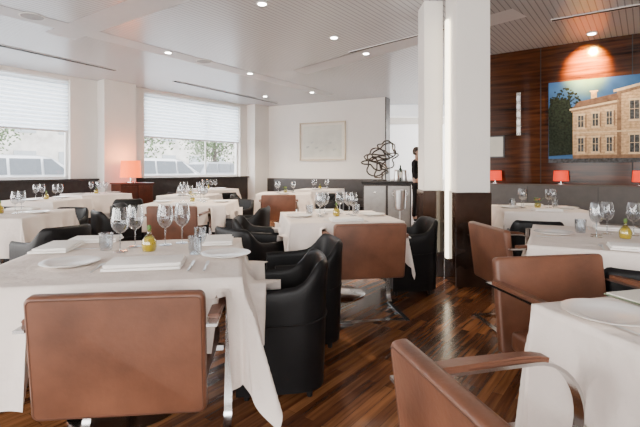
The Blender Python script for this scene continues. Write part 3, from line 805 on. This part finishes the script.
PI_.put((1.36,7.55,1.001), -1, 'bright steel pitcher nearer the wire sculpture on the black counter')
def mk_wb(label):
    t = thing('wine_bottle', label, 'bottle')
    bm = bmesh.new(); lathe(bm, [(0,0),(.037,0),(.037,.19),(.030,.215),(.014,.24),(.014,.29),(0,.29)], 16); build('body', bm, M['bottle'], t, True)
    bm = bmesh.new(); lathe(bm, [(.0375,.06),(.0378,.062),(.0378,.15),(.0375,.152)], 16); build('paper_label', bm, M['mount'], t, True); return t
mk_wb('dark wine bottle on the black counter behind the pitchers').location = (1.47,7.80,1.001)
t = thing('wire_sculpture', 'dark grey looping wire sculpture standing on the black counter', 'sculpture', (1.13,7.76,1.004), 0)
bm = bmesh.new(); lathe(bm, [(0,0),(.09,0),(.09,.02),(.015,.03),(.012,.16),(0,.16)], 20); build('base', bm, M['wire'], t, True)
rnd = random.Random(44)
for k in range(7):
    c = Vector((rnd.uniform(-.15,.15), rnd.uniform(-.04,.04), .20+.075*k)); bm = bmesh.new(); pts = []
    rot = Matrix.Rotation(rnd.uniform(-.6,.6),4,'Z') @ Matrix.Rotation(rnd.uniform(.9,1.9),4,'X') @ Matrix.Rotation(rnd.uniform(0,6.28),4,'Z')
    ra = rnd.uniform(.14,.23); rb = ra*rnd.uniform(.55,.9); w1 = rnd.uniform(0,6.28)
    for j in range(26):
        a = 2*math.pi*j/26; q = 1+.28*math.sin(3*a+w1)
        v = rot @ Vector((ra*q*math.cos(a), rb*q*math.sin(a), .06*math.sin(2*a+w1)))
        v.x *= 1.35; v = v+c; v.y *= .6; v.z = max(v.z*.92, .06); pts.append(v)
    tube(bm, pts, .014, 6, True); build('wire_loop', bm, M['wire'], t, True)
t = thing('wine_cooler', 'steel wine bucket on a stand before the black counter', 'wine cooler', (1.18,6.3,0), 0)
bm = bmesh.new(); lathe(bm, [(0,0),(.13,0),(.13,.012),(.015,.03),(.012,.60),(.05,.62),(0,.62)], 20); build('stand', bm, M['steel'], t, True)
bm = bmesh.new(); lathe(bm, [(0,.625),(.075,.63),(.088,.90),(.094,.905),(.083,.90),(.07,.64),(0,.635)], 24); build('bucket', bm, M['steel'], t, True)
for s in (-1,1):
    bm = bmesh.new(); tube(bm, [(s*.084,0,.82),(s*.11,0,.83),(s*.113,0,.86),(s*.089,0,.87)], .006, 6); build('handle', bm, M['steel'], t, True)

def skin(name, verts, edges, radii, m, parent, sub=2, root=0):
    me = bpy.data.meshes.new(name); bm = bmesh.new(); ly = bm.verts.layers.skin.verify()
    vs = [bm.verts.new(v) for v in verts]
    for v, r in zip(vs, radii): v[ly].radius = (r,r) if not isinstance(r, tuple) else r
    vs[root][ly].use_root = True
    for a, b in edges: bm.edges.new((vs[a],vs[b]))
    bm.to_mesh(me); bm.free(); me.materials.append(m)
    o = bpy.data.objects.new(name, me); COL.objects.link(o); o.parent = parent
    s = o.modifiers.new('Skin','SKIN'); s.use_smooth_shade = True
    u = o.modifiers.new('Sub','SUBSURF'); u.levels = sub; u.render_levels = sub
    return o
pe = thing('person', 'person in black clothes standing beyond the counter, seen beside the column', 'person', (2.27,10.0,0), R(60))
pe.scale = (.92,.92,1.0)
V = [(0,0,.93),(0,0,1.08),(0,.0,1.25),(0,.01,1.38),(0,.0,1.46),(0,-.01,1.53),(0,-.015,1.60),(0,-.01,1.66),
     (.17,.01,1.38),(.22,.02,1.12),(.2,-.12,.93),(.19,-.18,.89),
     (-.17,.01,1.38),(-.22,.02,1.12),(-.2,-.12,.93),(-.19,-.18,.89),
     (.09,0,.86),(.10,-.01,.49),(.10,.03,.09),(.10,-.12,.03),
     (-.09,0,.86),(-.10,.01,.49),(-.10,.05,.09),(-.10,-.10,.03)]
E = [(0,1),(1,2),(2,3),(3,4),(4,5),(5,6),(6,7),(3,8),(8,9),(9,10),(10,11),(3,12),(12,13),(13,14),(14,15),(0,16),(16,17),(17,18),(18,19),(0,20),(20,21),(21,22),(22,23)]
Rr = [.13,.11,.13,.11,.05,.068,.082,.07,.055,.042,.027,.03,.055,.042,.027,.03,.085,.058,.04,.035,.085,.058,.04,.035]
body = skin('body', V, E, Rr, M['skin'], pe)
for s in (1,-1):                              # fingers and thumb
    hx, hy, hz = s*.19,-.19,.885
    for k,(ox,l) in enumerate(((-.027,.062),(-.009,.075),(.009,.07),(.026,.055))):
        skin('finger', [(hx+ox*.8,hy-.0,hz),(hx+ox,hy-.035,hz-.004),(hx+ox,hy-.035-l*.55,hz-.012),(hx+ox,hy-.035-l,hz-.032)], [(0,1),(1,2),(2,3)], [.009,.009,.0085,.007], M['skin'], body, 1)
    skin('thumb', [(hx-s*.012,hy+.01,hz),(hx-s*.038,hy-.012,hz-.004),(hx-s*.046,hy-.045,hz-.014)], [(0,1),(1,2)], [.011,.0105,.008], M['skin'], body, 1)
skin('shirt', V[:4]+[V[8],V[9],(.205,-.08,.985),V[12],V[13],(-.205,-.08,.985),(0,0,1.43)], [(0,1),(1,2),(2,3),(3,4),(4,5),(5,6),(3,7),(7,8),(8,9),(3,10)],
     [.15,.128,.148,.125,.07,.055,.042,.07,.055,.042,.062], M['cloth'], pe)
skin('trousers', [(0,0,.95),V[16],V[17],V[18],V[20],V[21],V[22]], [(0,1),(1,2),(2,3),(0,4),(4,5),(5,6)], [.14,.1,.075,.06,.1,.075,.06], M['cloth'], pe)
for s in (1,-1):
    skin('shoe', [(s*.1,.06,.045),(s*.1,-.05,.045),(s*.1,-.16,.035)], [(0,1),(1,2)], [.045,.043,.033], M['blackbase'], pe, 2)
bm = bmesh.new(); bmesh.ops.create_uvsphere(bm, u_segments=24, v_segments=16, radius=1)
for v in bm.verts: v.co = Vector((v.co.x*.092, v.co.y*.102+.012, v.co.z*.115+1.635))
bmesh.ops.delete(bm, geom=[v for v in bm.verts if (v.co.y < -.035 and v.co.z < 1.69) or v.co.z < 1.545], context='VERTS')
build('hair', bm, M['hair'], pe, True)
skin('nose', [(0,-.085,1.635),(0,-.103,1.605)], [(0,1)], [.009,.013], M['skin'], body, 1)
for s in (1,-1):
    skin('ear', [(s*.078,0,1.625),(s*.082,.004,1.59)], [(0,1)], [.014,.01], M['skin'], body, 1)
    bm = bmesh.new(); bmesh.ops.create_icosphere(bm, subdivisions=2, radius=.011, matrix=Matrix.Translation((s*.03,-.084,1.63))); build('eye', bm, M['blackbase'], body, True)
bm = bmesh.new(); tube(bm, [(-.022,-.082,1.565),(0,-.09,1.563),(.022,-.082,1.565)], .005, 6); build('mouth', bm, M['lip'], body, True)

# ------------------------------------------------------------------ outside
bm = bmesh.new(); q = [onwall(P0,WR,-30,-.26),onwall(P0,WR,60,-.26),onwall(P0,WR,60,-60),onwall(P0,WR,-30,-60)]
poly(bm, [(a.x,a.y,-.02) for a in q]); struct(build('ground', bm, M['street']))
def mk_car(paint):
    def f(label):
        t = thing('car', label, 'car')
        side = [(-2.2,.35),(-2.25,.7),(-2.15,.98),(-1.95,1.05),(-1.55,1.55),(-1.2,1.66),(.0,1.66),(.35,1.58),(1.1,1.06),(1.9,.94),(2.2,.78),(2.25,.4)]
        bm = bmesh.new(); rows = []
        for yy, k in ((-.88,.0),(-.92,.03),(.92,.03),(.88,0)):
            rows.append([bm.verts.new((x, yy*(1-.16*max(0,(z-1)/.72)), z)) for x, z in side])
        for a, b in zip(rows, rows[1:]):
            for i in range(len(side)): bm.faces.new([a[i],a[(i+1)%len(side)],b[(i+1)%len(side)],b[i]])
        bm.faces.new(rows[0]); bm.faces.new(rows[-1][::-1]); build('body', bm, M[paint], t)
        for s in (-1,1):
            for (xa,xb,xc,xd) in ((-1.72,-.85,-.85,-1.4),(-.78,.02,.02,-.78),(.09,.85,.32,.09)):
                bm = bmesh.new(); yb = s*.925*(1-.02); yt = s*.935*(1-.14)
                poly(bm, [(xa,yb,1.08),(xb,yb,1.08),(xc,yt,1.56),(xd,yt,1.56)]); build('side_window', bm, M['carglass'], t)
            for x in (-1.4,1.4):
                bm = bmesh.new(); lathe(bm, [(0,-.11),(.28,-.11),(.34,-.08),(.34,.08),(.28,.11),(0,.11)], 24)
                bmesh.ops.transform(bm, matrix=Matrix.Translation((x,s*.83,.34)) @ Matrix.Rotation(R(90),4,'X'), verts=bm.verts); w_ = build('wheel', bm, M['tyre'], t)
                bm = bmesh.new(); lathe(bm, [(0,-.02),(.2,-.02),(.2,.02),(0,.02)], 16)
                bmesh.ops.transform(bm, matrix=Matrix.Translation((x,s*.94,.34)) @ Matrix.Rotation(R(90),4,'X'), verts=bm.verts); build('hubcap', bm, M['steel'], w_)
            bm = bmesh.new(); box(bm, -2.24,-2.12,s*.75-.12,s*.75+.12,.78,.98); build('tail_lamp', bm, M['redlamp'], t)
        bm = bmesh.new(); poly(bm, [(.42,-.7,1.54),(.42,.7,1.54),(1.06,.8,1.10),(1.06,-.8,1.10)]); build('windscreen', bm, M['carglass'], t)
        bm = bmesh.new(); poly(bm, [(-1.60,-.7,1.52),(-1.60,.7,1.52),(-1.95,.8,1.08),(-1.95,-.8,1.08)]); build('rear_window', bm, M['carglass'], t)
        return t
    return f
CW = Kind(mk_car('carwhite')); CG = Kind(mk_car('cargrey'))
CW.put((-9.05,13.3,-.02), WR, 'white car parked outside the window cut by left edge')
CW.put((-6.25,17.0,-.02), WR, 'white car parked outside, left part of second window')
CG.put((-5.7,24.3,-.02), WR, 'grey car outside, right part of second window')
CG.put((-13.5,17.5,-.02), WR, 'grey car farther back outside left-edge window')
p = onwall(P0,WR,0,-26)
t = thing('building', 'pale building across the street seen through the windows', 'building', (p.x,p.y,-.02), WR)
bm = bmesh.new(); box(bm, -20,35,0,6,0,6.5); build('facade', bm, M['facade'], t)
for r in range(2):
    for k in range(18):
        bm = bmesh.new(); x = -18+k*2.9; box(bm, x,x+1.4,-.05,-.005,.9+r*3.0,2.6+r*3.0); build('window', bm, M['facwin'], t)
def mk_tree(label):
    t = thing('tree', label, 'tree'); rnd = random.Random(4)
    bm = bmesh.new(); tube(bm, [(0,0,0),(.05,0,1.5),(0,.05,2.6),(.1,0,4.5)], [.16,.13,.11,.05], 10); ends = []
    for k in range(9):
        a = k*2.4; z = 1.6+k*.3; e = (1.7*math.cos(a),1.7*math.sin(a),z+1.0)
        tube(bm, [(0,.03,z),(.8*math.cos(a),.8*math.sin(a),z+.5),e], [.05,.035,.015], 6); ends += [Vector(e), Vector((.8*math.cos(a),.8*math.sin(a),z+.5))]
    build('trunk', bm, M['bark'], t, True)
    bm = bmesh.new()
    for e in ends:
        for j in range(170):
            c = e+Vector((rnd.gauss(0,.5),rnd.gauss(0,.5),rnd.gauss(0,.45))); d1 = Vector((rnd.uniform(-1,1),rnd.uniform(-1,1),rnd.uniform(-1,1)))*.09; d2 = d1.orthogonal().normalized()*.055
            poly(bm, [c-d1,c+d2,c+d1,c-d2])
    build('foliage', bm, M['leaf'], t); return t
TR = Kind(mk_tree)
for s, d, l in ((-.2,-11,'street tree outside the left-edge window'),(8.5,-11,'street tree outside left part of second window'),(14.5,-12,'street tree outside right part of second window'),(3.5,-17,'street tree beyond the cars, outside left-edge window')):
    p = onwall(P0,WR,s,d); TR.put((p.x,p.y,-.02), s, l)

# ------------------------------------------------------------------ world and camera
w = bpy.data.worlds.new('World'); bpy.context.scene.world = w; w.use_nodes = True
N = w.node_tree.nodes; L = w.node_tree.links; bg = N['Background']
tc = N.new('ShaderNodeTexCoord'); sp = N.new('ShaderNodeSeparateXYZ'); cr = N.new('ShaderNodeValToRGB')
L.new(tc.outputs['Generated'], sp.inputs[0]); L.new(sp.outputs['Z'], cr.inputs['Fac'])
cr.color_ramp.elements[0].color = (1,.965,.92,1); cr.color_ramp.elements[1].color = (.86,.92,1,1)
L.new(cr.outputs['Color'], bg.inputs['Color']); bg.inputs['Strength'].default_value = 12
cam = bpy.data.cameras.new('camera'); co = bpy.data.objects.new('camera', cam); COL.objects.link(co)
cam.lens = 24.0; cam.sensor_width = 36; cam.shift_y = -(213.5-HZ)/640; cam.clip_end = 200
co.location = (0,0,CAMH); co.rotation_euler = (R(90),0,0)
bpy.context.scene.camera = co
